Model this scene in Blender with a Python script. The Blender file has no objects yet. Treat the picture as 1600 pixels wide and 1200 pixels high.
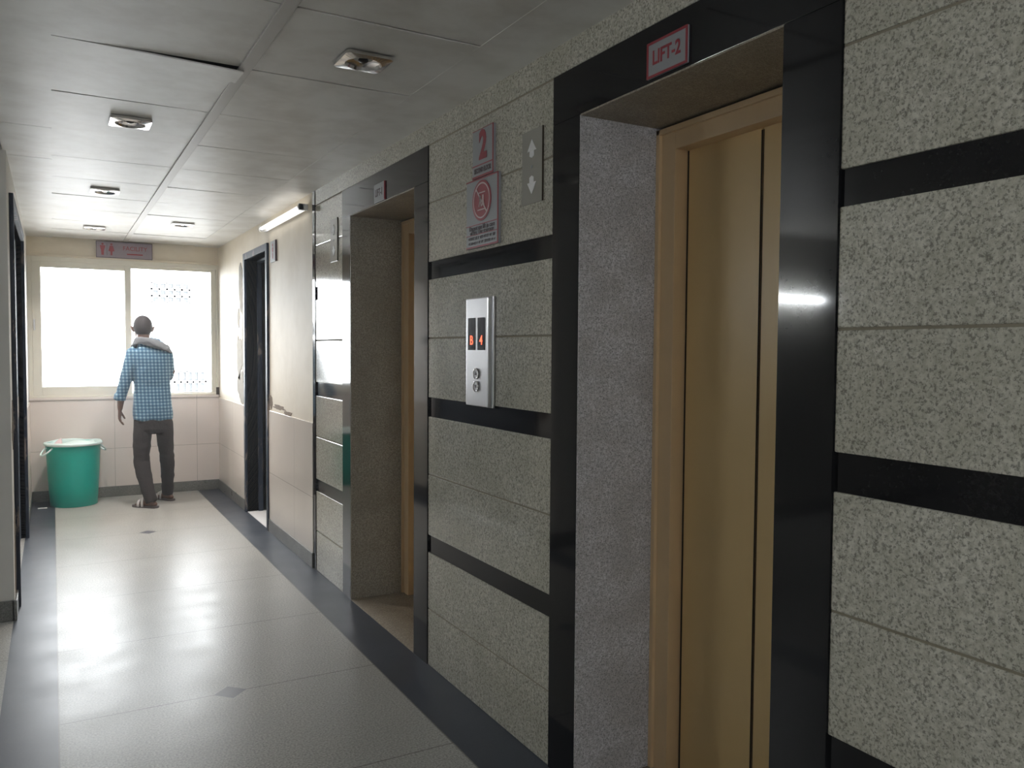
import bpy, bmesh, math, random
from mathutils import Vector, Matrix, noise
random.seed(4)
SC = bpy.context.scene
COL = SC.collection
R = math.radians

# ---------------------------------------------------------------- camera, sky, exposure
cam_d = bpy.data.cameras.new('camera')
cam = bpy.data.objects.new('camera', cam_d); COL.objects.link(cam)
cam_d.sensor_fit = 'HORIZONTAL'; cam_d.sensor_width = 36.0
cam_d.lens = 1273.8 / 1600 * 36.0
cam_d.clip_start = 0.05; cam_d.clip_end = 300
_ya, _pi, _ro = R(29.4087), R(-2.4201), R(.3821)
F_ = Vector((math.sin(_ya)*math.cos(_pi), math.cos(_ya)*math.cos(_pi), math.sin(_pi)))
R_ = Vector((math.cos(_ya), -math.sin(_ya), 0)); U_ = R_.cross(F_)
R2 = R_*math.cos(_ro) + U_*math.sin(_ro); U2 = U_*math.cos(_ro) - R_*math.sin(_ro)
M = Matrix((R2, U2, -F_)).transposed().to_4x4(); M.translation = (0, 0, 1.45)
cam.matrix_world = M
SC.camera = cam

world = bpy.data.worlds.new('overcast_sky'); SC.world = world; world.use_nodes = True
bgn = world.node_tree.nodes['Background']
bgn.inputs['Color'].default_value = (0.93, 0.97, 1.0, 1); bgn.inputs['Strength'].default_value = 22.0
vs = SC.view_settings
vs.view_transform = 'Standard'; vs.look = 'None'; vs.gamma = 1; vs.use_curve_mapping = False
vs.exposure = 0.0
SC.cycles.max_bounces = 12; SC.cycles.diffuse_bounces = 8; SC.cycles.glossy_bounces = 5
SC.cycles.transmission_bounces = 8; SC.cycles.transparent_max_bounces = 12
SC.cycles.sample_clamp_indirect = 6.0
SC.cycles.caustics_reflective = False; SC.cycles.caustics_refractive = False
SC.cycles.use_denoising = True

# daylight entering by the window: a light portal only guides the sky's own light (it emits nothing itself)
pl = bpy.data.lights.new('window_portal', 'AREA'); pl.shape = 'RECTANGLE'; pl.size = 1.68; pl.size_y = 1.32
pl.cycles.is_portal = True
po = bpy.data.objects.new('window_portal', pl); COL.objects.link(po)
po.location = (0.645, 8.93, 1.63); po.rotation_euler = (R(-90), 0, 0)

SPOT_FILL_W = 12.0      # fill lamp added under each of three ceiling spotlights
TUBE_W = 2.6      # emission of the corridor tube
LOBBY_W = 165.0     # emission of the lobby tube; the added rear fill tube is stronger

# ---------------------------------------------------------------- measures
XR, XL, YE, H = 1.485, -0.195, 8.745, 2.461
YL = 5.0           # the left wall starts here, nearer than that the lobby opens to the left

# ---------------------------------------------------------------- materials
def NT(name):
    m = bpy.data.materials.new(name); m.use_nodes = True
    nt = m.node_tree; b = nt.nodes['Principled BSDF']
    return m, nt, b
def nd(nt, t, **k):
    n = nt.nodes.new(t)
    for a, v in k.items():
        if a.startswith('i_'):
            key = a[2:]
            key = int(key) if key.isdigit() else key.replace('_', ' ')
            n.inputs[key].default_value = v
        else: setattr(n, a, v)
    return n
def math_(nt, op, a, b=None, clamp=False):
    n = nt.nodes.new('ShaderNodeMath'); n.operation = op; n.use_clamp = clamp
    for i, v in enumerate((a, b)):
        if v is None: continue
        if isinstance(v, (int, float)): n.inputs[i].default_value = v
        else: nt.links.new(v, n.inputs[i])
    return n.outputs[0]
def mix(nt, f, a, b):
    n = nt.nodes.new('ShaderNodeMix'); n.data_type = 'RGBA'
    if isinstance(f, (int, float)): n.inputs[0].default_value = f
    else: nt.links.new(f, n.inputs[0])
    for i, v in ((6, a), (7, b)):
        if isinstance(v, tuple): n.inputs[i].default_value = v if len(v) == 4 else v + (1,)
        else: nt.links.new(v, n.inputs[i])
    return n.outputs[2]
def noise_(nt, scale, detail=3, rough=.5, vec=None):
    n = nd(nt, 'ShaderNodeTexNoise'); n.inputs['Scale'].default_value = scale
    n.inputs['Detail'].default_value = detail; n.inputs['Roughness'].default_value = rough
    nt.links.new(vec if vec else objco(nt), n.inputs['Vector']); return n.outputs['Fac']
def objco(nt):
    for n in nt.nodes:
        if n.type == 'NEW_GEOMETRY': return n.outputs['Position']
    return nt.nodes.new('ShaderNodeNewGeometry').outputs['Position']
def ramp(nt, f, stops):
    n = nt.nodes.new('ShaderNodeValToRGB'); nt.links.new(f, n.inputs[0])
    e = n.color_ramp.elements
    e[0].position, e[0].color = stops[0][0], stops[0][1] + (1,)
    e[1].position, e[1].color = stops[-1][0], stops[-1][1] + (1,)
    for p, c in stops[1:-1]:
        x = e.new(p); x.color = c + (1,)
    return n.outputs[0]
def bump(nt, b, h, strength=.2, dist=.01):
    n = nt.nodes.new('ShaderNodeBump'); n.inputs['Strength'].default_value = strength
    n.inputs['Distance'].default_value = dist
    nt.links.new(h, n.inputs['Height']); nt.links.new(n.outputs[0], b.inputs['Normal'])
def plain(name, col, rough=.5, metal=0, var=.06, scale=14, spec=.5, coat=0):
    m, nt, b = NT(name)
    f = noise_(nt, scale, 4)
    c = mix(nt, f, tuple(x*(1-var) for x in col), tuple(min(1, x*(1+var)) for x in col))
    nt.links.new(c, b.inputs['Base Color'])
    b.inputs['Roughness'].default_value = rough; b.inputs['Metallic'].default_value = metal
    b.inputs['Specular IOR Level'].default_value = spec; b.inputs['Coat Weight'].default_value = coat
    return m
def emit(name, col, s):
    m, nt, b = NT(name)
    b.inputs['Base Color'].default_value = col + (1,)
    b.inputs['Emission Color'].default_value = col + (1,); b.inputs['Emission Strength'].default_value = s
    return m
def granite(name, base, dark, light, scale=1.0, rough=.1, tint=None, spec=.5):
    m, nt, b = NT(name)
    big = noise_(nt, 5*scale, 4, .6)
    mid = noise_(nt, 95*scale, 3, .7)
    fine = noise_(nt, 210*scale, 3, .6)
    c = mix(nt, ramp(nt, mid, [(.38, (0,)*3), (.62, (1,)*3)]), tuple(x*.82 for x in base), light)
    t = tint or tuple(x*.86 for x in base)
    c = mix(nt, ramp(nt, big, [(.42, (0,)*3), (.62, (.55,)*3)]), c, t)
    sp = ramp(nt, fine, [(.38, (1,)*3), (.49, (0,)*3)])
    c = mix(nt, math_(nt, 'MULTIPLY', sp, .62), c, dark)
    nt.links.new(c, b.inputs['Base Color'])
    rv = math_(nt, 'ADD', math_(nt, 'MULTIPLY', big, rough*.6), rough*.7)
    nt.links.new(rv, b.inputs['Roughness'])
    b.inputs['Specular IOR Level'].default_value = spec
    return m

MT = {}
MT['granite'] = granite('pale_granite', (.54, .515, .43), (.09, .08, .065), (.68, .66, .575), .8, .10, (.46, .445, .36))
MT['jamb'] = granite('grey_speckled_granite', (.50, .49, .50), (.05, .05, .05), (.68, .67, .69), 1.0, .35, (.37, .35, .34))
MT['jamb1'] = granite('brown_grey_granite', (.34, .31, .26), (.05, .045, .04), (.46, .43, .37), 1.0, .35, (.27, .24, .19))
MT['black'] = granite('black_granite', (.010, .010, .012), (.004, .004, .005), (.012, .012, .013), 1, .07, (.007, .007, .008), .36)
MT['grout'] = plain('brown_joint_grout', (.27, .24, .18), .9)
MT['sillg'] = granite('brown_threshold_granite', (.30, .26, .20), (.06, .05, .04), (.40, .35, .28), 1.2, .5)

def mat_floor():
    m, nt, b = NT('terrazzo_floor')
    g = objco(nt); s = nd(nt, 'ShaderNodeSeparateXYZ'); nt.links.new(g, s.inputs[0])
    X, Y = s.outputs[0], s.outputs[1]
    chips = noise_(nt, 130, 3, .6); big = noise_(nt, 2.2, 3, .5)
    base = mix(nt, ramp(nt, chips, [(.35, (0,)*3), (.65, (1,)*3)]), (.23, .228, .21), (.48, .475, .445))
    base = mix(nt, ramp(nt, big, [(.25, (0,)*3), (.8, (.35,)*3)]), base, (.28, .28, .265))
    # thin joints across the corridor every 0.85 m, and one along each border
    yy = math_(nt, 'MODULO', math_(nt, 'ADD', Y, 85.0 - 3.52 + .425), .85)
    j = math_(nt, 'LESS_THAN', math_(nt, 'ABSOLUTE', math_(nt, 'SUBTRACT', yy, .425)), .0028)
    base = mix(nt, math_(nt, 'MULTIPLY', j, .75), base, (.10, .09, .08))
    # black diamonds on every fourth joint
    dy = math_(nt, 'MODULO', math_(nt, 'ADD', Y, 340.0 - 3.52 + 1.7), 3.4)
    dd = math_(nt, 'ADD', math_(nt, 'ABSOLUTE', math_(nt, 'SUBTRACT', dy, 1.7)), math_(nt, 'ABSOLUTE', math_(nt, 'SUBTRACT', X, .632)))
    dia = math_(nt, 'LESS_THAN', dd, .066)
    dark = mix(nt, chips, (.032, .038, .05), (.06, .07, .088))
    base = mix(nt, dia, base, mix(nt, chips, (.10, .10, .115), (.15, .15, .165)))
    br = math_(nt, 'GREATER_THAN', X, 1.267)
    bl = math_(nt, 'MULTIPLY', math_(nt, 'LESS_THAN', X, 0.0), math_(nt, 'GREATER_THAN', X, -.20))
    bord = math_(nt, 'MAXIMUM', br, bl)
    base = mix(nt, bord, base, dark)
    edge = math_(nt, 'MAXIMUM', math_(nt, 'LESS_THAN', math_(nt, 'ABSOLUTE', math_(nt, 'SUBTRACT', X, 1.265)), .003),
                 math_(nt, 'LESS_THAN', math_(nt, 'ABSOLUTE', X), .003))
    base = mix(nt, math_(nt, 'MULTIPLY', edge, .6), base, (.08, .07, .06))
    nt.links.new(base, b.inputs['Base Color'])
    mot = noise_(nt, 4, 3, .5)
    r = math_(nt, 'ADD', math_(nt, 'MULTIPLY', mot, .16), .215)
    r = math_(nt, 'ADD', r, math_(nt, 'MULTIPLY', big, .05))
    nt.links.new(math_(nt, 'ADD', math_(nt, 'ADD', .125, math_(nt, 'MULTIPLY', bord, .15)), math_(nt, 'MULTIPLY', ramp(nt, noise_(nt, 3.5, 3, .5), [(.2, (0,)*3), (.8, (1,)*3)]), .10)), b.inputs['Specular IOR Level'])
    nt.links.new(math_(nt, 'MULTIPLY', r, math_(nt, 'ADD', 1.0, math_(nt, 'MULTIPLY', bord, .15))), b.inputs['Roughness'])
    return m
MT['floor'] = mat_floor()

def mat_plaster():
    m, nt, b = NT('cream_plaster')
    f = noise_(nt, 3.5, 6, .65); c = mix(nt, ramp(nt, f, [(.4, (0,)*3), (.7, (1,)*3)]), (.74, .67, .55), (.66, .585, .46))
    nt.links.new(c, b.inputs['Base Color']); b.inputs['Roughness'].default_value = .62; b.inputs['Specular IOR Level'].default_value = .35
    bump(nt, b, noise_(nt, 12, 5), .15, .01); return m
MT['plaster'] = mat_plaster()
MT['whiteplaster'] = plain('white_plaster', (.76, .74, .70), .6, var=.08, scale=4)
MT['patch'] = plain('bare_grey_plaster', (.30, .28, .24), .9, var=.3, scale=25)
MT['cement'] = plain('brown_cement_edge', (.24, .19, .15), .95, var=.35, scale=40)
def mat_dado(name, axis, period, off, c0, zj):
    m, nt, b = NT(name)
    g = objco(nt); s = nd(nt, 'ShaderNodeSeparateXYZ'); nt.links.new(g, s.inputs[0])
    A = s.outputs[axis]; Z = s.outputs[2]
    a = math_(nt, 'ABSOLUTE', math_(nt, 'SUBTRACT', math_(nt, 'MODULO', math_(nt, 'ADD', A, 10*period - off + period/2), period), period/2))
    z = math_(nt, 'ABSOLUTE', math_(nt, 'SUBTRACT', Z, zj))
    j = math_(nt, 'LESS_THAN', math_(nt, 'MINIMUM', a, z), .0022)
    f = noise_(nt, 5, 4)
    c = mix(nt, f, c0, tuple(x*.9 for x in c0))
    c = mix(nt, math_(nt, 'MULTIPLY', j, .55), c, (.22, .19, .16))
    nt.links.new(c, b.inputs['Base Color']); b.inputs['Roughness'].default_value = .16
    return m
MT['dado_end'] = mat_dado('pink_white_tile_end', 0, .75, .514, (.78, .70, .655), .47)
MT['dado_side'] = mat_dado('pink_white_tile_side', 1, .75, 6.5, (.74, .68, .61), .47)
MT['skirt'] = granite('grey_skirting_stone', (.17, .17, .155), (.05, .05, .05), (.24, .24, .22), 1, .3)
def mat_ceiling():
    m, nt, b = NT('gypsum_ceiling_tile')
    f = noise_(nt, 4.5, 5, .6); g = noise_(nt, 60, 2)
    c = mix(nt, ramp(nt, f, [(.42, (0,)*3), (.68, (1,)*3)]), (.74, .73, .70), (.60, .58, .54))
    nt.links.new(c, b.inputs['Base Color']); b.inputs['Roughness'].default_value = .42
    b.inputs['Specular IOR Level'].default_value = .5
    bump(nt, b, g, .05, .003); return m
MT['ceil'] = mat_ceiling()
MT['plenum'] = plain('dark_plenum', (.05, .045, .04), .95)
MT['tbar'] = plain('grey_ceiling_runner', (.50, .48, .45), .45)
def mat_door():
    m, nt, b = NT('cream_painted_steel')
    f = noise_(nt, 5, 4); c = mix(nt, f, (.80, .585, .30), (.74, .53, .25))
    nt.links.new(c, b.inputs['Base Color']); b.inputs['Roughness'].default_value = .33
    return m
MT['liftdoor'] = mat_door()
MT['liftframe'] = plain('tan_painted_steel_frame', (.70, .51, .30), .38)
MT['darkgap'] = plain('dark_rubber_and_shade', (.03, .018, .008), .8)
MT['steel'] = plain('brushed_steel', (.62, .62, .63), .28, 1, .05, 90)
MT['chrome'] = plain('chrome', (.80, .78, .77), .14, 1, .03)
MT['smoke'] = plain('dark_display_glass', (.035, .033, .035), .12)
MT['led'] = emit('red_led', (1.0, .10, .03), 2.0)
MT['signgrey'] = plain('grey_sign_face', (.30, .31, .325), .4)
MT['signred'] = plain('red_sign_vinyl', (.27, .018, .028), .45)
MT['signdark'] = plain('dark_lettering', (.06, .035, .04), .5)
MT['signpale'] = plain('pale_sign_vinyl', (.62, .50, .50), .5)
MT['signpink'] = plain('faded_violet_sign_face', (.27, .225, .26), .5)
MT['arrowplate'] = plain('clear_acrylic_plate', (.36, .35, .31), .18)
MT['lobby'] = plain('dull_lobby_wall', (.50, .49, .45), .6, var=.08, scale=4)
MT['white'] = plain('white_plastic', (.80, .80, .80), .4)
def mat_darkwood():
    m, nt, b = NT('peeling_navy_paint')
    g = objco(nt); mp = nd(nt, 'ShaderNodeMapping'); mp.inputs['Scale'].default_value = (16, 16, 3.5)
    nt.links.new(g, mp.inputs[0]); f = noise_(nt, 1.0, 6, .72, mp.outputs[0])
    c = mix(nt, ramp(nt, f, [(.56, (0,)*3), (.62, (1,)*3)]), (.022, .032, .055), (.30, .25, .22))
    nt.links.new(c, b.inputs['Base Color']); b.inputs['Roughness'].default_value = .55; b.inputs['Specular IOR Level'].default_value = .3
    bump(nt, b, f, .3, .01); return m
MT['navy'] = mat_darkwood()
MT['navyplain'] = plain('navy_paint', (.022, .034, .06), .4, var=.3)
MT['winframe'] = plain('cream_window_paint', (.74, .71, .62), .45, var=.05)
def mat_glass():
    m, nt, b = NT('window_glass'); nt.nodes.remove(b)
    t = nd(nt, 'ShaderNodeBsdfTransparent'); gl = nd(nt, 'ShaderNodeBsdfGlossy'); gl.inputs['Roughness'].default_value = .02
    fr = nd(nt, 'ShaderNodeFresnel'); fr.inputs[0].default_value = 1.45
    mx = nd(nt, 'ShaderNodeMixShader')
    nt.links.new(fr.outputs[0], mx.inputs[0]); nt.links.new(t.outputs[0], mx.inputs[1]); nt.links.new(gl.outputs[0], mx.inputs[2])
    nt.links.new(mx.outputs[0], nt.nodes['Material Output'].inputs[0]); return m
MT['glass'] = mat_glass()
MT['green'] = plain('green_plastic', (.0, .36, .29), .32, var=.06)
MT['rim'] = plain('white_bin_liner', (.72, .86, .84), .5)
MT['pinkpaper'] = plain('pale_pink_paper', (.85, .68, .70), .7)
MT['facade'] = plain('pale_facade_paint', (.78, .78, .77), .8)
MT['facwin'] = plain('dark_facade_window', (.05, .055, .06), .5)  # flat dark panels for the facade windows
MT['facgrey'] = plain('grey_metal_grille', (.25, .26, .27), .6)
MT['ground'] = plain('concrete_ground', (.45, .44, .42), .9)
MT['skin'] = plain('brown_skin', (.15, .085, .062), .5, var=.12)
MT['hair'] = plain('short_grey_black_hair', (.035, .031, .033), .8, var=.3, scale=120)
def mat_shirt():
    m, nt, b = NT('blue_check_cotton')
    tc = nd(nt, 'ShaderNodeTexCoord'); s = nd(nt, 'ShaderNodeSeparateXYZ'); nt.links.new(tc.outputs['Object'], s.inputs[0])
    def stripe(a, per, w):
        x = math_(nt, 'ABSOLUTE', math_(nt, 'SUBTRACT', math_(nt, 'FRACT', math_(nt, 'DIVIDE', a, per)), .5))
        return math_(nt, 'LESS_THAN', x, w)
    a = math_(nt, 'ADD', s.outputs[0], math_(nt, 'MULTIPLY', s.outputs[2], .04)); z = s.outputs[2]
    v = stripe(math_(nt, 'ADD', a, 10), .030, .22); h = stripe(math_(nt, 'ADD', z, 10), .030, .22)
    f = math_(nt, 'MULTIPLY', math_(nt, 'ADD', v, h), .5)
    c = ramp(nt, f, [(0, (.025, .085, .17)), (.5, (.075, .18, .27)), (1, (.27, .40, .48))])
    nt.links.new(c, b.inputs['Base Color']); b.inputs['Roughness'].default_value = .9
    b.inputs['Sheen Weight'].default_value = .2
    bump(nt, b, noise_(nt, 16, 3, .5), .5, .02); return m
MT['shirt'] = mat_shirt()
def mat_cloth(name, col, sc=14):
    m, nt, b = NT(name)
    f = noise_(nt, sc, 4, .6)
    nt.links.new(mix(nt, f, tuple(x*.75 for x in col), tuple(x*1.2 for x in col)), b.inputs['Base Color'])
    b.inputs['Roughness'].default_value = .9; bump(nt, b, f, .5, .02); return m
MT['trouser'] = mat_cloth('dark_brown_grey_cloth', (.026, .021, .021))
MT['scarf'] = mat_cloth('grey_towel_cloth', (.15, .16, .175), 30)
MT['sandal'] = plain('brown_grey_rubber', (.10, .085, .085), .6)
MT['strap'] = plain('pale_strap', (.50, .47, .46), .6)

# ---------------------------------------------------------------- builders
def tag(o, label=None, cat=None, group=None, kind=None):
    if label: o['label'] = label
    if cat: o['category'] = cat
    if group: o['group'] = group
    if kind: o['kind'] = kind
    return o
def empty(name, loc, label=None, cat=None, group=None, kind=None):
    o = bpy.data.objects.new(name, None); o.location = loc; o.empty_display_size = .1
    COL.objects.link(o); return tag(o, label, cat, group, kind)
def world_loc(o):
    v = Vector(o.location)
    while o.parent: o = o.parent; v += Vector(o.location)
    return v
def obj(name, bm, mat, parent=None, smooth=False, loc=None, label=None):
    """bm is in world coordinates; origin goes to loc (top-level) or stays at the parent's origin"""
    me = bpy.data.meshes.new(name)
    if isinstance(bm, bpy.types.Mesh): me = bm
    else:
        bmesh.ops.recalc_face_normals(bm, faces=bm.faces) if len(bm.faces) else None
        bm.to_mesh(me); bm.free()
    off = Vector(loc) if loc else Vector((0, 0, 0))
    if parent: off = off + world_loc(parent)
    me.transform(Matrix.Translation(-off))
    for mm in (mat if isinstance(mat, (list, tuple)) else [mat]): me.materials.append(MT[mm] if isinstance(mm, str) else mm)
    for p in me.polygons: p.use_smooth = smooth
    o = bpy.data.objects.new(name, me); COL.objects.link(o)
    if parent: o.parent = parent
    if loc: o.location = loc
    if label: o['label'] = label
    return o
def box(bm, x0, x1, y0, y1, z0, z1, bev=0, mi=0):
    x0, x1 = min(x0, x1), max(x0, x1); y0, y1 = min(y0, y1), max(y0, y1); z0, z1 = min(z0, z1), max(z0, z1)
    r = bmesh.ops.create_cube(bm, size=1)
    vs_ = r['verts']
    for v in vs_:
        v.co = Vector((x0 + (v.co.x+.5)*(x1-x0), y0 + (v.co.y+.5)*(y1-y0), z0 + (v.co.z+.5)*(z1-z0)))
    fs = list({f for v in vs_ for f in v.link_faces})
    for f in fs: f.material_index = mi
    if bev:
        es = list({e for v in vs_ for e in v.link_edges})
        r = bmesh.ops.bevel(bm, geom=es, offset=bev, segments=2, affect='EDGES', profile=.6)
        for f in r['faces']: f.material_index = mi
    return bm
def B(*a, **k):
    bm = bmesh.new(); return box(bm, *a, **k)
def boxes(lst, bev=0):
    bm = bmesh.new()
    for a in lst: box(bm, *a, bev=bev)
    return bm
def loft(bm, pts, side=(1, 0, 0), n=20, cap=True, pw=2.0):
    """closed tube through pts = [(centre, rx, ry)], superellipse sections; rx lies along 'side'"""
    rings = []
    P = [Vector(p[0]) for p in pts]
    for i, (c, rx, ry) in enumerate(pts):
        t = (P[min(i+1, len(P)-1)] - P[max(i-1, 0)]).normalized()
        s = Vector(side); s = (s - t*s.dot(t))
        if s.length < 1e-4: s = t.orthogonal()
        s.normalize(); q = t.cross(s)
        rg = []
        for k in range(n):
            a = 2*math.pi*k/n; ca, sa = math.cos(a), math.sin(a)
            ex = 2/pw
            rg.append(bm.verts.new(P[i] + s*rx*math.copysign(abs(ca)**ex, ca) + q*ry*math.copysign(abs(sa)**ex, sa)))
        rings.append(rg)
    for a, b in zip(rings, rings[1:]):
        for k in range(n): bm.faces.new((a[k], a[(k+1) % n], b[(k+1) % n], b[k]))
    if cap:
        bm.faces.new(rings[0][::-1]); bm.faces.new(rings[-1])
    return bm
def ball(bm, c, r, u=16, v=12, rot=None):
    rr = r if isinstance(r, (tuple, list)) else (r, r, r)
    mt = Matrix.Translation(c) @ (rot or Matrix.Identity(4)) @ Matrix.Diagonal((rr[0], rr[1], rr[2], 1))
    bmesh.ops.create_uvsphere(bm, u_segments=u, v_segments=v, radius=1, matrix=mt); return bm
def lathe(bm, prof, c, n=48, close=False):
    rings = []
    for r, z in prof:
        rings.append([bm.verts.new((c[0]+r*math.cos(2*math.pi*k/n), c[1]+r*math.sin(2*math.pi*k/n), c[2]+z)) for k in range(n)])
    for a, b in zip(rings, rings[1:]):
        for k in range(n): bm.faces.new((a[k], a[(k+1) % n], b[(k+1) % n], b[k]))
    return rings
def cylx(bm, c, r, h, axis='X', n=24):
    rot = {'X': Matrix.Rotation(R(90), 4, 'Y'), 'Y': Matrix.Rotation(R(90), 4, 'X'), 'Z': Matrix.Identity(4)}[axis]
    bmesh.ops.create_cone(bm, cap_ends=True, segments=n, radius1=r, radius2=r, depth=h, matrix=Matrix.Translation(c) @ rot); return bm
def remeshed(bm, voxel, smooth=4, name='m'):
    me = bpy.data.meshes.new(name); bmesh.ops.recalc_face_normals(bm, faces=bm.faces); bm.to_mesh(me); bm.free()
    t = bpy.data.objects.new(name + '_tmp', me); COL.objects.link(t)
    md = t.modifiers.new('r', 'REMESH'); md.mode = 'VOXEL'; md.voxel_size = voxel
    if smooth:
        s = t.modifiers.new('s', 'SMOOTH'); s.iterations = smooth; s.factor = .5
    bpy.context.view_layer.update()
    dg = bpy.context.evaluated_depsgraph_get()
    out = bpy.data.meshes.new_from_object(t.evaluated_get(dg)); out.name = name
    bpy.data.objects.remove(t); bpy.data.meshes.remove(me)
    return out
def text_mesh(s, size, bold=0.0, extr=.0006, sx=1.0):
    cu = bpy.data.curves.new('t', 'FONT'); cu.body = s; cu.size = size; cu.extrude = extr; cu.offset = bold
    cu.align_x = 'CENTER'; cu.align_y = 'CENTER'; cu.resolution_u = 3
    t = bpy.data.objects.new('t', cu); COL.objects.link(t); bpy.context.view_layer.update()
    me = bpy.data.meshes.new_from_object(t.evaluated_get(bpy.context.evaluated_depsgraph_get()))
    bpy.data.objects.remove(t); bpy.data.curves.remove(cu)
    me.materials.clear()
    me.transform(Matrix.Diagonal((sx, 1, 1, 1)))
    return me
# right wall faces -X: reading direction runs towards -Y (near), text up = Z
WR = Matrix(((0, 0, -1, 0), (-1, 0, 0, 0), (0, 1, 0, 0), (0, 0, 0, 1)))
WE = Matrix(((1, 0, 0, 0), (0, 0, -1, 0), (0, 1, 0, 0), (0, 0, 0, 1)))
def lettering(parent, s, size, pos, mat, W=WR, bold=0, sx=1, name='lettering'):
    me = text_mesh(s, size, bold, sx=sx); me.transform(Matrix.Translation(pos) @ W)
    return obj(name, me, mat, parent)
def poly_prism(bm, pts, depth, frame):
    """2-D outline pts, extruded; frame maps (u,v,w) to the world"""
    a = [bm.verts.new(frame @ Vector((u, v, 0))) for u, v in pts]
    b = [bm.verts.new(frame @ Vector((u, v, depth))) for u, v in pts]
    n = len(pts)
    bm.faces.new(a[::-1]); bm.faces.new(b)
    for k in range(n): bm.faces.new((a[k], a[(k+1) % n], b[(k+1) % n], b[k]))
    return bm
def structure(name, bm, mat, **k): return tag(obj(name, bm, mat, **k), kind='structure')

# ---------------------------------------------------------------- floor and ceiling
structure('floor', boxes([(-5, XR + .02, -2.6, YE+.14, -.2, 0)]), 'floor')
GX = [0.0, .6, 1.2]
TY = [8.068+.61, 8.068, 7.465, 6.849, 6.231, 5.616, 4.996, 4.372, 3.748, 3.095, 2.47, 1.86, 1.25, .64, .03, -.58, -1.19, -1.8, -2.41]
ceil = structure('ceiling', boxes([(-5, XR+.01, -2.6, YE+.14, H+.10, H+.2)]), 'plenum')
bm = bmesh.new()
G = [0.012, .624, 1.262]
for c in range(2):
    for k in range(len(TY)-1):
        x0, x1 = G[c]+.003*c, G[c+1]-.003*(1-c); y1, y0 = TY[k]-.0045, TY[k+1]+.0045
        co = {}
        for a in (0, 1):
            for b in (0, 1): co[a, b] = H + .002 + random.uniform(-.002, .002)
        def zz(u, v):
            z = co[0, 0]*(1-u)*(1-v) + co[1, 0]*u*(1-v) + co[0, 1]*(1-u)*v + co[1, 1]*u*v
            if c == 0 and k == 8: z -= .015*u**1.3*(1-v)**2.2
            return z
        n_ = 10 if (c == 0 and k == 8) else 1
        lo = [[bm.verts.new((x0+(x1-x0)*i/n_, y0+(y1-y0)*j/n_, zz(i/n_, j/n_))) for j in range(n_+1)] for i in range(n_+1)]
        hi = [[bm.verts.new((p.co.x, p.co.y, p.co.z+.005)) for p in row] for row in lo]
        for i in range(n_):
            for j in range(n_):
                for g in (lo, hi): bm.faces.new((g[i][j], g[i+1][j], g[i+1][j+1], g[i][j+1]))
            for j in (0, n_):
                bm.faces.new((lo[i][j], lo[i+1][j], hi[i+1][j], hi[i][j])); bm.faces.new((lo[j][i], lo[j][i+1], hi[j][i+1], hi[j][i]))
# plasterboard margins on both sides, jointed
box(bm, G[2], XR, -2.6, YE, H, H+.014)
for y0, y1 in ((-2.6, 1.9), (1.904, 4.378), (4.382, 5.094), (5.10, YE)):
    box(bm, XL if y0 > 5 else -.21, G[0], y0, y1, H, H+.014)
y = -2.6
while y < 5.0:
    for x0 in (-5.0, -3.8, -2.6, -1.4): box(bm, x0+.003, min(x0+1.2, -.214)-.003, y+.003, min(y+1.2, 5.0)-.003, H, H+.014)
    y += 1.2
obj('ceiling_panel', bm, 'ceil', ceil)
bm = boxes([(G[1]-.022, G[1]+.022, -2.6, TY[0]-.02, H-.006, H+.004)], bev=.002)
obj('ceiling_runner', bm, 'tbar', ceil)

# ---------------------------------------------------------------- right wall
ZR = [0, .261, .522, .602, .880, 1.144, 1.231, 1.499, 1.762, 1.842, 2.104, 2.362, H]
BANDS = (2, 5, 8)
YA0, YA1 = 5.225, 5.28
SUR = [(4.505, 3.568, 4.655, 3.409), (2.192, 1.362, 2.356, 1.2005)]   # opening far/near, surround far/near
PAN = [(4.655, YA0), (2.356, 3.409), (-2.6, 1.2005)]
CT = .03    # cladding thickness
OPZ = 2.202
T = .40
core = []
for a, b in ((-2.6, 1.362), (2.192, 3.568), (4.505, YA1)): core.append((XR+CT, XR+CT+T, a, b, 0, H+.1))
for a, b in ((1.362, 2.192), (3.568, 4.505)): core.append((XR+CT, XR+CT+T, a, b, OPZ+.03, H+.1))
wr = structure('wall_right', boxes(core), 'grout')
bm = bmesh.new(); bb = bmesh.new()
for y0, y1 in PAN:
    for i in range(len(ZR)-1):
        if i == 11: continue
        if i in BANDS: box(bb, XR+.006, XR+CT, y0, y1, ZR[i], ZR[i+1])
        else:
            e = .0028
            z0 = ZR[i] + (0 if i-1 in BANDS or i == 0 else e); z1 = ZR[i+1] - (0 if i+1 in BANDS else e)
            box(bm, XR, XR+CT, y0+.001, y1-.001, z0, z1, bev=.004)
box(bm, XR, XR+CT, -2.6, YA0, ZR[11]+.004, H+.02, bev=.002)
obj('granite_cladding', bm, 'granite', wr)
bm = bmesh.new()
for y0, y1 in PAN:
    for i in (1, 4, 7, 10): box(bm, XR+.0035, XR+CT, y0+.001, y1-.001, ZR[i]-.004, ZR[i]+.004)
box(bm, XR+.003, XR+CT, -2.6, YA0, ZR[11]-.004, ZR[11]+.006)
obj('joint_grout', bm, 'grout', wr)
box(bb, XR-.004, XR+CT, YA0, YA1, 0, H)
obj('black_granite_band', bb, 'black', wr)

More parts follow.
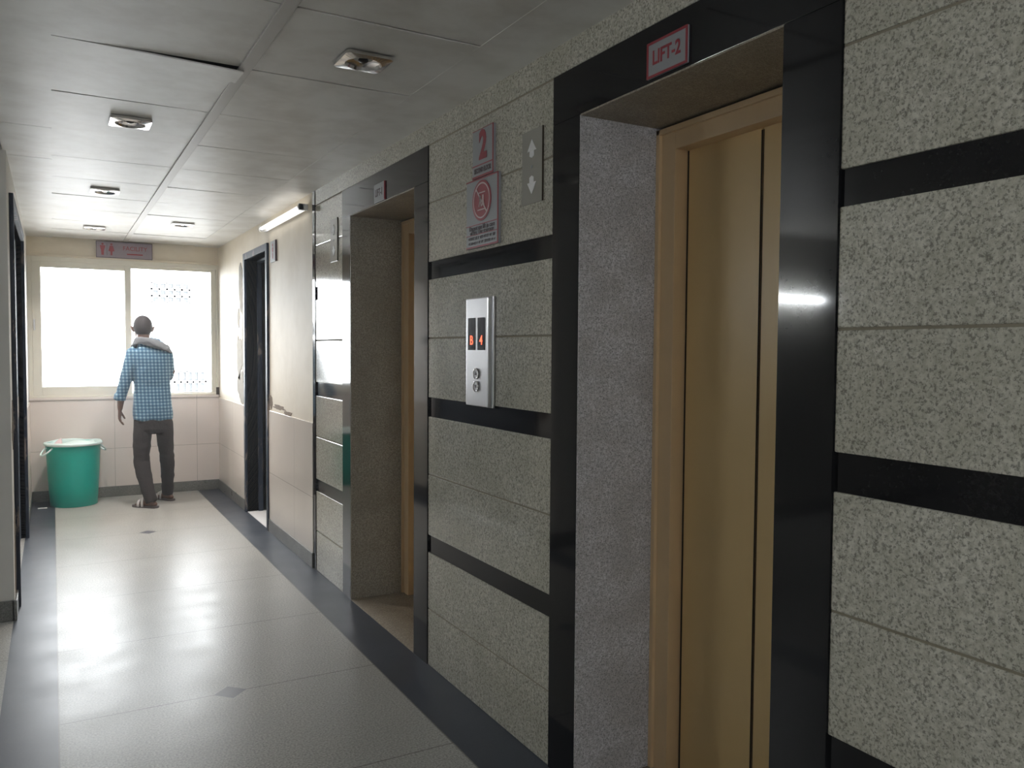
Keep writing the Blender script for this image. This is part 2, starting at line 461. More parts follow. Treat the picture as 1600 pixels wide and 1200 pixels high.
# plastered and tiled stretch of the right wall beyond the lifts, with the washroom doorway
DY0, DY1, DZ = 6.575, 7.375, 2.215
PT = .22
w2 = structure('wall_right_end', boxes([(XR, XR+PT, YA1, DY0, 0, H+.1), (XR, XR+PT, DY1, YE+.14, 0, H+.1), (XR, XR+PT, DY0, DY1, DZ, H+.1)]), 'plaster')
DADO = .97
obj('dado_tile', boxes([(XR-.008, XR, YA1, 6.52, .10, DADO-.01), (XR-.008, XR, 7.43, YE, .10, DADO-.03)], bev=.002), 'dado_side', w2)
obj('skirting_tile', boxes([(XR-.014, XR, YA1, 6.52, 0, .10), (XR-.014, XR, 7.43, YE, 0, .10)], bev=.002), 'skirt', w2)
def blob(bm, cy, cz, ry, rz, seed, th=.003, n=44, x=XR, sgn=-1, jag=.45):
    pts = []
    for k in range(n):
        a = 2*math.pi*k/n
        rr = 1 + jag*noise.noise(Vector((math.cos(a)*1.7, math.sin(a)*1.7, seed*3.1))) + .2*noise.noise(Vector((math.cos(a)*7, math.sin(a)*7, seed)))
        pts.append((cy + ry*rr*math.cos(a), cz + rz*rr*math.sin(a)))
    fr = Matrix(((0, 0, sgn, x), (1, 0, 0, 0), (0, 1, 0, 0), (0, 0, 0, 1)))
    return poly_prism(bm, pts, th, fr)
bm = bmesh.new()
for s, (cy, cz, ry, rz) in enumerate([(7.60, 2.0, .10, .20), (7.72, 1.72, .045, .09), (7.70, 1.36, .12, .20), (7.62, 1.10, .16, .15), (7.52, 1.55, .05, .30)]):
    blob(bm, cy, cz, ry, rz, s+2)
obj('peeled_plaster', bm, 'patch', w2, label='bare grey plaster where the cream paint has flaked off')
bm = bmesh.new()
for s, (cy, cz, ry, rz) in enumerate([(6.47, 1.03, .05, .05), (6.2, 1.0, .17, .018), (5.95, .975, .10, .014), (7.46, 1.9, .02, .25)]):
    blob(bm, cy, cz, ry, rz, s+9, jag=.7)
obj('crumbled_edge', bm, 'cement', w2)

d1 = tag(empty('door_1', (XR, 6.975, 0)), kind='structure')
fw = .055
obj('door_frame', boxes([(XR-.018, XR+PT+.01, DY0-fw, DY0, 0, DZ+fw), (XR-.018, XR+PT+.01, DY1, DY1+fw, 0, DZ+fw), (XR-.018, XR+PT+.01, DY0, DY1, DZ, DZ+fw),
     (XR+.09, XR+.13, DY1-.02, DY1, 0, DZ), (XR+.09, XR+.13, DY0, DY0+.02, 0, DZ), (XR+.09, XR+.13, DY0, DY1, DZ-.02, DZ)], bev=.001), 'navy', d1)
dl = obj('door_leaf', boxes([(XR+PT+.015, XR+PT+.77, DY1-.055, DY1-.018, .01, DZ-.01)], bev=.003), 'navyplain', d1)
obj('threshold', boxes([(XR-.002, XR+PT, DY0, DY1, -.02, .004)]), 'white', d1)
# washroom behind the doorway
structure('floor_washroom', boxes([(XR+PT, 3.2, 5.9, YE+.14, -.2, 0.0)]), 'whiteplaster')
structure('wall_washroom', boxes([(3.2, 3.3, 5.9, YE+.14, 0, H+.1), (XR+PT, 3.3, YE, YE+.14, 0, H+.1), (XR+PT, 3.3, 5.8, 5.9, 0, H+.1)]), 'whiteplaster')
structure('ceiling_washroom', boxes([(XR+PT, 3.3, 5.8, YE+.14, H, H+.1)]), 'whiteplaster')

# ---------------------------------------------------------------- lifts
def lift(idx, lab):
    oy1, oy0, sy1, sy0 = SUR[idx]
    yc = (oy0+oy1)/2
    ST = 2.362
    t = empty('elevator', (XR+CT, yc, 0), lab, 'elevator', 'elevators along the granite wall')
    xo = XR - .004
    bm = boxes([(xo, XR+CT, oy1+.006, sy1, 0, OPZ), (xo, XR+CT, sy0, oy0, 0, OPZ), (xo, XR+CT, sy0, sy1, OPZ+.0015, ST)], bev=.0006)
    obj('black_surround', bm, 'black', t, label='polished black granite border')
    xf = XR + .315          # face of the steel frame
    # granite reveals
    bm = boxes([(XR-.003, xf+.05, oy1-.001, oy1+.006, 0, OPZ), (XR+CT, xf+.05, oy0-.012, oy0+.001, 0, OPZ)], bev=.0006)
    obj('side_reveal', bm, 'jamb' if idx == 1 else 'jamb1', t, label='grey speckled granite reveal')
    obj('head_reveal', boxes([(XR-.004, xf+.05, oy0, oy1, OPZ-.004, OPZ+.0014), (XR+CT, xf+.05, oy0, oy1, OPZ+.001, OPZ+.012)]), 'sillg', t)
    obj('threshold', boxes([(XR-.005, xf+.09, oy0, oy1, -.03, .002)]), 'sillg', t)
    fw_, hz = .085, 2.19
    fr = boxes([(xf, xf+.10, oy1-fw_, oy1, 0, hz), (xf, xf+.10, oy0, oy0+fw_, 0, hz), (xf, xf+.10, oy0+fw_, oy1-fw_, hz-.075, hz)], bev=.003)
    for ya, yb in ((oy1-.018, oy1), (oy0, oy0+.018)): box(fr, xf-.012, xf+.02, ya, yb, 0, hz, bev=.002)
    box(fr, xf-.012, xf+.02, oy0, oy1, hz-.018, hz, bev=.002)
    obj('door_frame', fr, 'liftframe', t)
    xd = xf + .055
    for ya, yb in ((oy0+fw_-.03, yc-.002), (yc+.002, oy1-fw_+.03)):
        p = obj('door_panel', boxes([(xd, xd+.03, ya, yb, .008, hz-.07)], bev=.003), 'liftdoor', t)
        e = yc-.0055 if ya < yc-.1 else yc+.0022
        obj('edge_seal', boxes([(xd-.001, xd+.012, e, e+.0033, .01, hz-.08)]), 'darkgap', p)
    obj('door_shade_sheet', boxes([(xd+.031, xd+.04, oy0-.02, oy1+.02, -.01, hz+.04)]), 'darkgap', t)  # dark sheet behind the panels, its colour standing in for shaft shade
    bm = boxes([(xd-.0015, xd+.001, oy1-fw_-.007, oy1-fw_-.001, .0, hz-.076), (xd-.0015, xd+.001, oy0+fw_+.001, oy0+fw_+.007, 0, hz-.076)])
    obj('frame_seal', bm, 'darkgap', t)
    obj('door_track', boxes([(xd-.02, xd+.03, oy0+fw_, oy1-fw_, -.01, .006)], bev=.001), 'steel', t)
    return t
lift(1, 'nearer elevator, wide cream two-panel doors set in black granite under the red LIFT-2 plate')
lift(0, 'farther elevator, its cream door glimpsed in a granite recess under the LIFT-1 plate')

# ---------------------------------------------------------------- signs on the right wall
def plate(name, lab, y0, y1, z0, z1, mat, th=.006, group=None, x=XR, cat='sign'):
    """y0 far edge, y1 near edge"""
    t = empty(name, (x, (y0+y1)/2, (z0+z1)/2), lab, cat, group)
    obj('plate', boxes([(x-th, x, y1, y0, z0, z1)], bev=.0008), mat, t)
    return t
def strip(parent, name, lst, mat, x, th=.0012):
    bm = bmesh.new()
    for (ya, yb, za, zb) in lst: box(bm, x-th, x+.0006, ya, yb, za, zb)
    return obj(name, bm, mat, parent)
def border(parent, y0, y1, z0, z1, x, w, mat='signred', ws=None):
    return strip(parent, 'border', [(y1, y0, z1-w, z1), (y1, y0, z0, z0+w), (y1, y1+w, z0+w, z1-w), (y0-w, y0, z0+w, z1-w)], mat, x)
# LIFT-2 / LIFT-1 plates
t = plate('lift_sign', 'red-bordered LIFT-2 plate above the nearer elevator', 1.853, 1.684, 2.213, 2.312, 'signgrey', x=XR-.004)
border(t, 1.853, 1.684, 2.213, 2.312, XR-.010, .007)
lettering(t, 'LIFT-2', .055, (XR-.0105, 1.77, 2.264), 'signred', bold=.001, sx=.82)
t = plate('lift_sign', 'small grey LIFT-1 plate above the farther elevator', 4.10, 3.95, 2.207, 2.30, 'signgrey', x=XR-.004)
lettering(t, 'LIFT-1', .052, (XR-.0105, 4.025, 2.252), 'signdark', bold=.001, sx=.80)
obj('edge', boxes([(XR-.011, XR-.004, 3.945, 3.950, 2.207, 2.30)]), 'signred', t)
# floor number
Y0, Y1, Z0, Z1 = 2.945, 2.772, 2.125, 2.312
t = plate('floor_number_sign', 'red-edged grey plate with a big red 2, above the fire notice', Y0, Y1, Z0, Z1, 'signgrey', .012)
strip(t, 'border', [(Y1, Y0, Z0, Z0+.008), (Y1-.002, Y1+.004, Z0, Z1), (Y1, Y0, Z1-.002, Z1), (Y1, Y0, Z0+.046, Z0+.050)], 'signred', XR-.012)
lettering(t, '2', .15, (XR-.0128, (Y0+Y1)/2-.003, Z0+.118), 'signred', bold=.006, sx=.85)
lettering(t, 'SECOND FLOOR', .0265, (XR-.0128, (Y0+Y1)/2, Z0+.027), 'signdark', bold=.001, sx=.70)
# fire notice
Y0, Y1, Z0, Z1 = 2.998, 2.729, 1.853, 2.122
t = plate('fire_notice', 'square notice against using the lift in a fire, red round emblem over small print', Y0, Y1, Z0, Z1, 'signgrey', .012)
xs = XR-.012
strip(t, 'border', [(Y1, Y0, Z0, Z0+.007), (Y1-.002, Y1+.006, Z0, Z1), (Y1, Y0, Z1-.005, Z1), (Y1, Y0, Z0+.088, Z0+.091), (Y1, Y0, Z0+.050, Z0+.0525)], 'signred', xs)
cyc, czc = (Y0+Y1)/2, Z0+.180
em = obj('emblem', cylx(bmesh.new(), (xs-.0006, cyc, czc), .079, .0018, n=48), 'signred', t)
bm = bmesh.new(); n = 48
for k in range(n):
    a0, a1 = 2*math.pi*k/n, 2*math.pi*(k+1)/n
    q = [bm.verts.new((xs-.0018, cyc+r*math.cos(a), czc+r*math.sin(a))) for r, a in ((.070, a0), (.070, a1), (.064, a1), (.064, a0))]
    bm.faces.new(q)
def bar(bm, p, q, w, x):
    p, q = Vector(p), Vector(q); d = (q-p).normalized(); s = Vector((-d.y, d.x))*w
    vs_ = [bm.verts.new((x, cyc-a.x, czc+a.y)) for a in (p+s, q+s, q-s, p-s)]; bm.faces.new(vs_)
XX = xs-.0022
bar(bm, (-.045, .048), (.045, -.048), .0035, XX); bar(bm, (-.032, .030), (.032, .030), .0022, XX); bar(bm, (-.032, -.036), (.032, -.036), .0022, XX)
bar(bm, (-.010, .018), (-.010, -.004), .006, XX); bar(bm, (-.012, 0), (-.020, -.024), .003, XX); bar(bm, (-.008, 0), (.0, -.024), .003, XX)
bar(bm, (.014, .020), (.014, -.002), .006, XX); bar(bm, (.012, 0), (.006, -.022), .003, XX); bar(bm, (.016, 0), (.024, -.022), .003, XX)
r_ = bmesh.ops.extrude_face_region(bm, geom=list(bm.faces)); bmesh.ops.translate(bm, vec=(-.0006, 0, 0), verts=[v for v in r_['geom'] if isinstance(v, bmesh.types.BMVert)])
obj('pictogram', bm, 'signpale', em)
lettering(t, 'Do not use lift in case', .0255, (xs-.0008, cyc, Z0+.0775), 'signdark', bold=.0002, sx=.95)
lettering(t, 'of fire. Use staircase', .0255, (xs-.0008, cyc, Z0+.0605), 'signdark', bold=.0002, sx=.95)
bm = bmesh.new()
for row, zc in ((0, .038), (1, .019)):
    y = Y0-.022
    while y > Y1+.022:
        w = random.uniform(.004, .008); h = random.uniform(.007, .012)
        box(bm, xs-.0012, xs+.0006, y-.0016, y, Z0+zc-h/2, Z0+zc+h/2)
        box(bm, xs-.0012, xs+.0006, y-w, y, Z0+zc+h/2-.002, Z0+zc+h/2)
        y -= w + (.009 if random.random() < .2 else .0025)
obj('small_print', bm, 'signdark', t, label='two rows of illegible small print')

# arrow indicator plates, one beside each lift
def arrow_ind(y0, y1, z0, z1, lab):
    t = empty('direction_indicator', (XR, (y0+y1)/2, (z0+z1)/2), lab, 'indicator', 'arrow plates beside the elevators')
    obj('plate', boxes([(XR-.005, XR, y1, y0, z0, z1)], bev=.001), 'arrowplate', t)
    obj('edge', boxes([(XR-.006, XR-.0, y1-.002, y1, z0, z1)]), 'darkgap', t)
    yc, zc = (y0+y1)/2, (z0+z1)/2
    for s in (1, -1):
        pts = [(0, .040), (.030, 0), (.014, 0), (.014, -.018), (0, -.024), (-.014, -.018), (-.014, 0), (-.030, 0)]
        fr = Matrix(((0, 0, -1, XR-.0048), (-1, 0, 0, yc), (0, 1, 0, zc+s*.055), (0, 0, 0, 1)))
        bm = poly_prism(bmesh.new(), [(u, s*v) for u, v in pts], .002, fr)
        obj('arrow', bm, 'white', t)
    obj('centre_mark', cylx(bmesh.new(), (XR-.0055, yc, zc), .006, .002), 'signgrey', t)
arrow_ind(2.563, 2.424, 1.965, 2.222, 'flat arrow plate right of the fire notice, beside the nearer elevator')
arrow_ind(4.885, 4.745, 1.97, 2.225, 'flat arrow plate left of the farther elevator')

# call panel
MT['signpale2'] = plain('satin_button', (.50, .50, .51), .4, .6)
def loftring(c, R_r, r_):
    bm = bmesh.new(); n, m_ = 32, 8; rg = []
    for k in range(n):
        a = 2*math.pi*k/n
        rg.append([bm.verts.new((c[0] - .002 + r_*math.sin(2*math.pi*q/m_), c[1]+(R_r+r_*math.cos(2*math.pi*q/m_))*math.cos(a), c[2]+(R_r+r_*math.cos(2*math.pi*q/m_))*math.sin(a))) for q in range(m_)])
    for k in range(n):
        for q in range(m_): bm.faces.new((rg[k][q], rg[(k+1) % n][q], rg[(k+1) % n][(q+1) % m_], rg[k][(q+1) % m_]))
    return bm
Y0, Y1, Z0, Z1 = 2.962, 2.774, 1.226, 1.652
t = empty('call_panel', (XR, (Y0+Y1)/2, (Z0+Z1)/2), 'silver elevator call panel showing B and 4 in red digits', 'call panel')
obj('housing', boxes([(XR-.012, XR, Y1-.010, Y0, Z0-.003, Z1+.003)], bev=.003), 'steel', t)
obj('face_plate', boxes([(XR-.030, XR-.010, Y1, Y0, Z0, Z1)], bev=.004), 'steel', t)
for k, ch in ((0, 'B'), (1, '4')):
    yc = Y0 - .052 - k*.083
    p = obj('display', boxes([(XR-.0312, XR-.029, yc-.032, yc+.032, Z1-.205, Z1-.078)], bev=.0006), 'smoke', t)
    lettering(p, ch, .052, (XR-.0316, yc, Z1-.168), 'led', bold=.0004, name='digit')
for k in range(2):
    zc = Z1 - .298 - k*.050; yc = (Y0+Y1)/2
    b_ = obj('button', cylx(bmesh.new(), (XR-.031, yc, zc), .019, .004, n=32), 'signpale2', t, smooth=False)
    obj('button_ring', loftring((XR-.031, yc, zc), .020, .0022), 'chrome', b_, smooth=True)
    pts = [(0, .009), (.008, -.006), (-.008, -.006)] if k == 0 else [(0, -.009), (.008, .006), (-.008, .006)]
    fr = Matrix(((0, 0, -1, XR-.0338), (-1, 0, 0, yc), (0, 1, 0, zc), (0, 0, 0, 1)))
    obj('arrow_mark', poly_prism(bmesh.new(), pts, .0008, fr), 'signdark', b_)

# narrow sign beside the washroom door
t = plate('door_sign', 'narrow upright plate on cream wall beside the dark washroom doorway', 6.42, 6.26, 2.105, 2.265, 'signgrey', .012)
obj('edge', boxes([(XR-.014, XR, 6.252, 6.260, 2.105, 2.265)]), 'signdark', t)
bm = boxes([(XR-.0135, XR-.0115, 6.325, 6.355, 2.18, 2.215), (XR-.0135, XR-.0115, 6.33, 6.35, 2.13, 2.175)]); cylx(bm, (XR-.0125, 6.34, 2.232), .012, .002)
obj('pictogram', bm, 'signred', t)

# tube light on the cream wall under the ceiling
def tube_light(name, a, b, out, lab, mat, group=None, d=.016):
    """a, b: ends of the tube; out: unit vector away from the wall"""
    a, b, out = Vector(a), Vector(b), Vector(out)
    t = empty(name, (a+b)/2, lab, 'tube light', group)
    ax = (b-a).normalized()
    bm = bmesh.new(); loft(bm, [(a+(b-a)*f - out*.035, .02, .014) for f in (0, 1)], side=ax.cross(out), n=4, pw=2)
    obj('batten', bm, 'white', t)
    bm = bmesh.new(); loft(bm, [(a, d, d), (b, d, d)], side=out, n=16)
    obj('tube', bm, mat, t, smooth=True)
    for p in (a, b):
        bm = bmesh.new(); loft(bm, [(p-ax*.012, .02, .02), (p+ax*.012, .02, .02)], side=out, n=12)
        q = p - out*.035
        box(bm, min(p.x, q.x)-.012, max(p.x, q.x)+.012, min(p.y, q.y)-.012, max(p.y, q.y)+.012, p.z-.02, p.z+.02)
        obj('lamp_holder', bm, 'white', t)
    return t
MT['tube1'] = emit('lit_tube', (1, .97, .92), TUBE_W)
MT['tube2'] = emit('lit_tube_cool', (.93, .97, 1), LOBBY_W); MT['rearfill'] = emit('rear_fill_tube', (.90, .95, 1), LOBBY_W*2.0)  # the rear one is an added fill tube, out of view
tube_light('tube_light', (XR-.06, 5.36, 2.372), (XR-.06, 6.50, 2.372), (-1, 0, 0), 'lit white tube light on cream wall, right of the dark washroom door', 'tube1', d=.013)

# ---------------------------------------------------------------- end wall with the window
ws, wt = .970, 2.285
we = structure('wall_end', boxes([(-.4, XR+.1, YE, YE+.14, -.05, ws-.02), (-.4, XR+.1, YE, YE+.14, wt, H+.1)]), 'plaster')
obj('dado_tile', boxes([(XL, XR-.008, YE-.010, YE, .10, ws-.022)], bev=.001), 'dado_end', we)
obj('skirting_tile', boxes([(XL, XR-.014, YE-.018, YE, 0, .10)], bev=.002), 'skirt', we)
obj('window_sill', boxes([(XL, XR-.008, YE-.022, YE+.14, ws-.022, ws)], bev=.003), 'dado_end', we)
obj('plaster_lip', boxes([(XL, XR, YE-.010, YE, wt+.003, wt+.022)], bev=.002), 'plaster', we)
w1 = tag(empty('window_1', (.645, YE+.06, ws)), kind='structure')
y0, y1 = YE+.0, YE+.075
fb = [(XL, XL+.035, y0, y1, ws, wt), (XR-.022, XR, y0, y1, ws, wt), (XL+.035, XR-.022, y0, y1, wt-.045, wt), (XL+.035, XR-.022, y0, y1, ws, ws+.018)]
obj('window_frame', boxes(fb, bev=.003), 'winframe', w1)
def sash(x0, x1, ya, wl, wr_, wb, wtp):
    s = obj('sash', boxes([(x0, x0+wl, ya, ya+.028, ws+.018, wt-.04), (x1-wr_, x1, ya, ya+.028, ws+.018, wt-.04),
                        (x0+wl, x1-wr_, ya, ya+.028, ws+.018, ws+.018+wb), (x0+wl, x1-wr_, ya, ya+.028, wt-.04-wtp, wt-.04)], bev=.003), 'winframe', w1)
    obj('pane', boxes([(x0+wl-.004, x1-wr_+.004, ya+.012, ya+.016, ws+.018+wb-.004, wt-.04-wtp+.004)]), 'glass', s)
    return s
s = sash(XL+.035, .675, YE+.008, .075, .055, .085, .060)
obj('latch', boxes([(XL+.045, XL+.06, YE-.002, YE+.01, 1.60, 1.70)], bev=.003), 'steel', s)
sash(.62, XR-.022, YE+.042, .055, .045, .010, .030)
bmx = boxes([(XR-.030, XR-.0, YE-.003, YE+.005, ws, ws+.075)])
obj('track_stop', bmx, 'darkgap', w1)
# FACILITY sign hanging at the ceiling
t = empty('facility_sign', (.62, YE, 2.378), 'long violet-grey FACILITY sign with two figures, above the window', 'sign')
obj('plate', boxes([(.374, .866, YE-.032, YE-.010, 2.300, 2.456)], bev=.002), 'signpink', t)
yf = YE-.033
obj('border', boxes([(.374, .866, yf, yf+.002, 2.300, 2.305), (.374, .866, yf, yf+.002, 2.451, 2.456), (.374, .379, yf, yf+.002, 2.305, 2.451), (.861, .866, yf, yf+.002, 2.305, 2.451)]), 'signdark', t)
lettering(t, 'FACILITY', .058, (.712, yf, 2.395), 'signred', W=WE, sx=.92)
obj('underline', boxes([(.64, .78, yf-.0005, yf+.002, 2.336, 2.348)]), 'signred', t)
obj('divider', boxes([(.466, .469, yf-.0005, yf+.002, 2.325, 2.435)]), 'signdark', t)
WEp = lambda x, z: Matrix(((1, 0, 0, x), (0, 0, -1, yf+.0015), (0, 1, 0, z), (0, 0, 0, 1)))
for cx, kind in ((.430, 'man'), (.506, 'woman')):
    bm = cylx(bmesh.new(), (cx, yf, 2.428), .010, .003, 'Y')
    o_ = [(-.024, .02), (.024, .02), (.012, -.03), (.010, -.07), (-.010, -.07), (-.012, -.03)] if kind == 'man' else [(-.014, .02), (.014, .02), (.026, -.03), (.009, -.034), (.008, -.07), (-.008, -.07), (-.009, -.034), (-.026, -.03)]
    poly_prism(bm, o_, .002, WEp(cx, 2.395)); obj('figure_symbol', bm, 'signred', t)

# ---------------------------------------------------------------- left wall with its dark double door
LD0, LD1, LDZ = 5.30, 7.12, 2.23
wl = structure('wall_left', boxes([(XL-.2, XL, YL, LD0, 0, H+.1), (XL-.2, XL, LD1, YE+.14, 0, H+.1), (XL-.2, XL, LD0, LD1, LDZ, H+.1)]), 'whiteplaster')
obj('dado_tile', boxes([(XL, XL+.006, LD1+.06, YE-.01, .10, .93)], bev=.001), 'dado_side', wl)
obj('skirting_tile', boxes([(XL, XL+.012, YL-.0, LD0-.06, 0, .10), (XL, XL+.012, LD1+.06, YE-.018, 0, .10), (-5, XL, YL-.012, YL, 0, .11), (XL-.01, XL+.012, YL-.012, YL, 0, .11)], bev=.002), 'skirt', wl)
bm = bmesh.new()
for q, (cy, cz, ry, rz) in enumerate([(5.13, 1.0, .05, .05), (5.20, .32, .045, .20), (5.16, 1.02, .03, .12)]): blob(bm, cy, cz, ry, rz, q+21, x=XL, sgn=1, jag=.6)
obj('crumbled_edge', bm, 'cement', wl)
d2 = tag(empty('door_2', (XL, (LD0+LD1)/2, 0)), kind='structure')
obj('door_frame', boxes([(XL-.10, XL+.022, LD0-.055, LD0, 0, LDZ+.055), (XL-.10, XL+.022, LD1, LD1+.055, 0, LDZ+.055), (XL-.10, XL+.022, LD0, LD1, LDZ, LDZ+.055)], bev=.001), 'navy', d2)
for a, b in ((LD0+.003, (LD0+LD1)/2-.002), ((LD0+LD1)/2+.002, LD1-.003)):
    lf = obj('door_leaf', boxes([(XL-.07, XL-.03, a, b, .01, LDZ-.003)], bev=.003), 'navyplain', d2)
    yy = b-.08 if a < 6 else a+.08
    bm = bmesh.new(); loft(bm, [((XL-.01, yy, .98), .006, .006), ((XL-.01, yy, 1.12), .006, .006)], n=10); box(bm, XL-.03, XL-.008, yy-.006, yy+.006, .98, .99); box(bm, XL-.03, XL-.008, yy-.006, yy+.006, 1.11, 1.12)
    obj('door_handle', bm, 'steel', lf)
t = empty('switch_plate', (XL, 7.30, 1.53), 'small dark switch on the left wall near the window', 'switch')
obj('plate', boxes([(XL, XL+.010, 7.25, 7.37, 1.49, 1.575)], bev=.002), 'signgrey', t)
obj('rocker', boxes([(XL+.008, XL+.016, 7.285, 7.335, 1.51, 1.555)], bev=.002), 'signdark', t)

# ---------------------------------------------------------------- lobby that opens on the left, and the rear
structure('wall_lobby', boxes([(-5, XL-.2, YL, YL+.12, 0, H+.1), (-5.12, -5, -2.6, YL+.12, 0, H+.1)]), 'lobby')
structure('wall_back', boxes([(-5.12, XR+CT, -2.72, -2.6, 0, H+.1)]), 'lobby')
tube_light('tube_light', (-2.98, YL-.06, 1.90), (-1.78, YL-.06, 1.90), (0, -1, 0), 'tube light seen mirrored in black granite right of the cream lift door', 'tube2')
tube_light('tube_light', (-.9, -2.54, 2.1), (.3, -2.54, 2.1), (0, 1, 0), 'unseen tube light added behind the camera to fill the near side', 'rearfill')

# ---------------------------------------------------------------- ceiling spot lights, three with added fill light
MT['fillglow'] = emit('added_lamp_glow', (1, .96, .90), 12.0)  # glow added to the bulbs of three spotlights
def spot(x, y, lab, lit=False):
    t = empty('ceiling_spotlight', (x, y, H), lab, 'ceiling light', 'square recessed ceiling spotlights')
    s, r = .084, .060
    bm = bmesh.new(); n = 40
    def sq(a):
        c, q = math.cos(a), math.sin(a); k = s/max(abs(c), abs(q)); return (x+c*k, y+q*k)
    top, bot, inn, rim = [], [], [], []
    for k in range(n):
        a = 2*math.pi*(k+.5)/n; px, py = sq(a)
        top.append(bm.verts.new((px, py, H-.001))); bot.append(bm.verts.new((px, py, H-.012)))
        rim.append(bm.verts.new((x+r*1.06*math.cos(a), y+r*1.06*math.sin(a), H-.016)))
        inn.append(bm.verts.new((x+r*.96*math.cos(a), y+r*.96*math.sin(a), H-.006)))
    for A, C in ((top, bot), (bot, rim), (rim, inn)):
        for k in range(n): bm.faces.new((A[k], A[(k+1) % n], C[(k+1) % n], C[k]))
    obj('bezel', bm, 'chrome', t)
    bm = bmesh.new(); lathe(bm, [(r*.96, -.006), (r*.80, -.002), (r*.5, .003), (r*.28, .005), (.001, .005)], (x, y, H), 32)
    obj('reflector', bm, 'chrome', t, smooth=True)
    bm = bmesh.new(); ball(bm, (x, y, H-.001), (.018, .018, .010))
    obj('bulb', bm, 'fillglow' if lit else 'smoke', t, smooth=True)
    if lit:
        ld = bpy.data.lights.new('spotlight_fill', 'AREA'); ld.shape = 'DISK'; ld.size = .09; ld.energy = SPOT_FILL_W; ld.spread = R(125); ld.color = (1, .93, .88)  # fill light added below the fixture to brighten the window end
        lo = bpy.data.objects.new('spotlight_fill', ld); COL.objects.link(lo); lo.parent = t; lo.location = (0, 0, -.018)
    return t
spot(.965, 2.79, 'dull square spotlight in the ceiling, the nearest one')
spot(.319, 4.065, 'shiny square spotlight on the left tile row, nearest of that row')
spot(.310, 5.93, 'square spotlight on the left tile row, second from the camera', True)
spot(.945, 7.20, 'square spotlight on the right tile row, near the window', True)
spot(.325, 7.80, 'square spotlight closest to the FACILITY sign', True)

# ---------------------------------------------------------------- green bin
bc = (.155, 8.475, 0)
t = empty('waste_bin', bc, 'tall green plastic bin with white rim, standing left of the man', 'bin')
bm = bmesh.new()
prof = [(.001, .006), (.180, .006), (.188, 0), (.193, .004), (.203, .15), (.213, .32), (.221, .50), (.224, .555), (.232, .56), (.232, .572), (.217, .572), (.214, .50), (.185, .02), (.001, .015)]
lathe(bm, prof, bc, 56)
obj('bin_body', bm, 'green', t, smooth=True)
bm = bmesh.new()
n = 56
rg = lathe(bm, [(.212, .545), (.2175, .574), (.226, .582), (.236, .579), (.240, .568), (.236, .556), (.2325, .553)], bc, n)
for k, a in enumerate([2*math.pi*i/n for i in range(n)]):
    w = noise.noise(Vector((math.cos(a)*1.5, math.sin(a)*1.5, 2)))*.012
    for r0 in rg[1:5]: r0[k].co.z += w
obj('rim', bm, 'rim', t, smooth=True, label='white liner folded over the rim')
for ang in (208, 22):
    ca, sa = math.cos(R(ang)), math.sin(R(ang))
    def hp(rad, tan, z): return Vector((bc[0] + ca*rad - sa*tan, bc[1] + sa*rad + ca*tan, z))
    bm = bmesh.new(); pts = [(hp(.215, .048, .540), .007, .007)]
    for k in range(13):
        a = math.pi*k/12
        pts.append((hp(.232 + .055*math.sin(a), .052*math.cos(a), .528 - .050*math.sin(a)), .0072, .0072))
    pts.append((hp(.215, -.048, .540), .007, .007))
    loft(bm, pts, side=(0, 0, 1), n=10)
    obj('handle', bm, 'rim', t, smooth=True, label='white loop handle')
def crumple(name, c, sx, sy, sz, seed, mat, lab, cat, group=None):
    bm = bmesh.new(); bmesh.ops.create_icosphere(bm, subdivisions=3, radius=1)
    for v in bm.verts:
        d = 1 + .35*noise.noise(v.co*2.1 + Vector((seed, 0, 0)))+.12*noise.noise(v.co*6+Vector((0, seed, 0)))
        v.co = Vector((c[0]+v.co.x*d*sx, c[1]+v.co.y*d*sy, c[2]+v.co.z*d*sz))
    return tag(obj(name, bm, mat, loc=c), lab, cat, group)
crumple('plastic_bag', (.20, 8.47, .535), .165, .165, .050, 3, 'rim', 'white plastic bag filling the top of the green bin', 'bag')
# folded paper sheet sticking out
bm = bmesh.new()
pp = [(-.02, 8.33, .56), (.065, 8.32, .56), (.055, 8.34, .628), (.03, 8.345, .612)]
a = [bm.verts.new(p) for p in pp]; b = [bm.verts.new((p[0]+.004, p[1]+.012, p[2])) for p in pp]
bm.faces.new(a); bm.faces.new(b[::-1])
for k in range(4): bm.faces.new((a[k], a[(k+1) % 4], b[(k+1) % 4], b[k]))
tag(obj('paper', bm, 'pinkpaper', loc=(.03, 8.33, .56)), 'pale pink paper corner sticking out of the green bin', 'paper')
tag(obj('paper_scrap', boxes([(-.135, -.06, 8.36, 8.39, 0, .004)], bev=.001), 'white', loc=(-.1, 8.375, 0)), 'white scrap on the dark floor beside the green bin', 'litter')

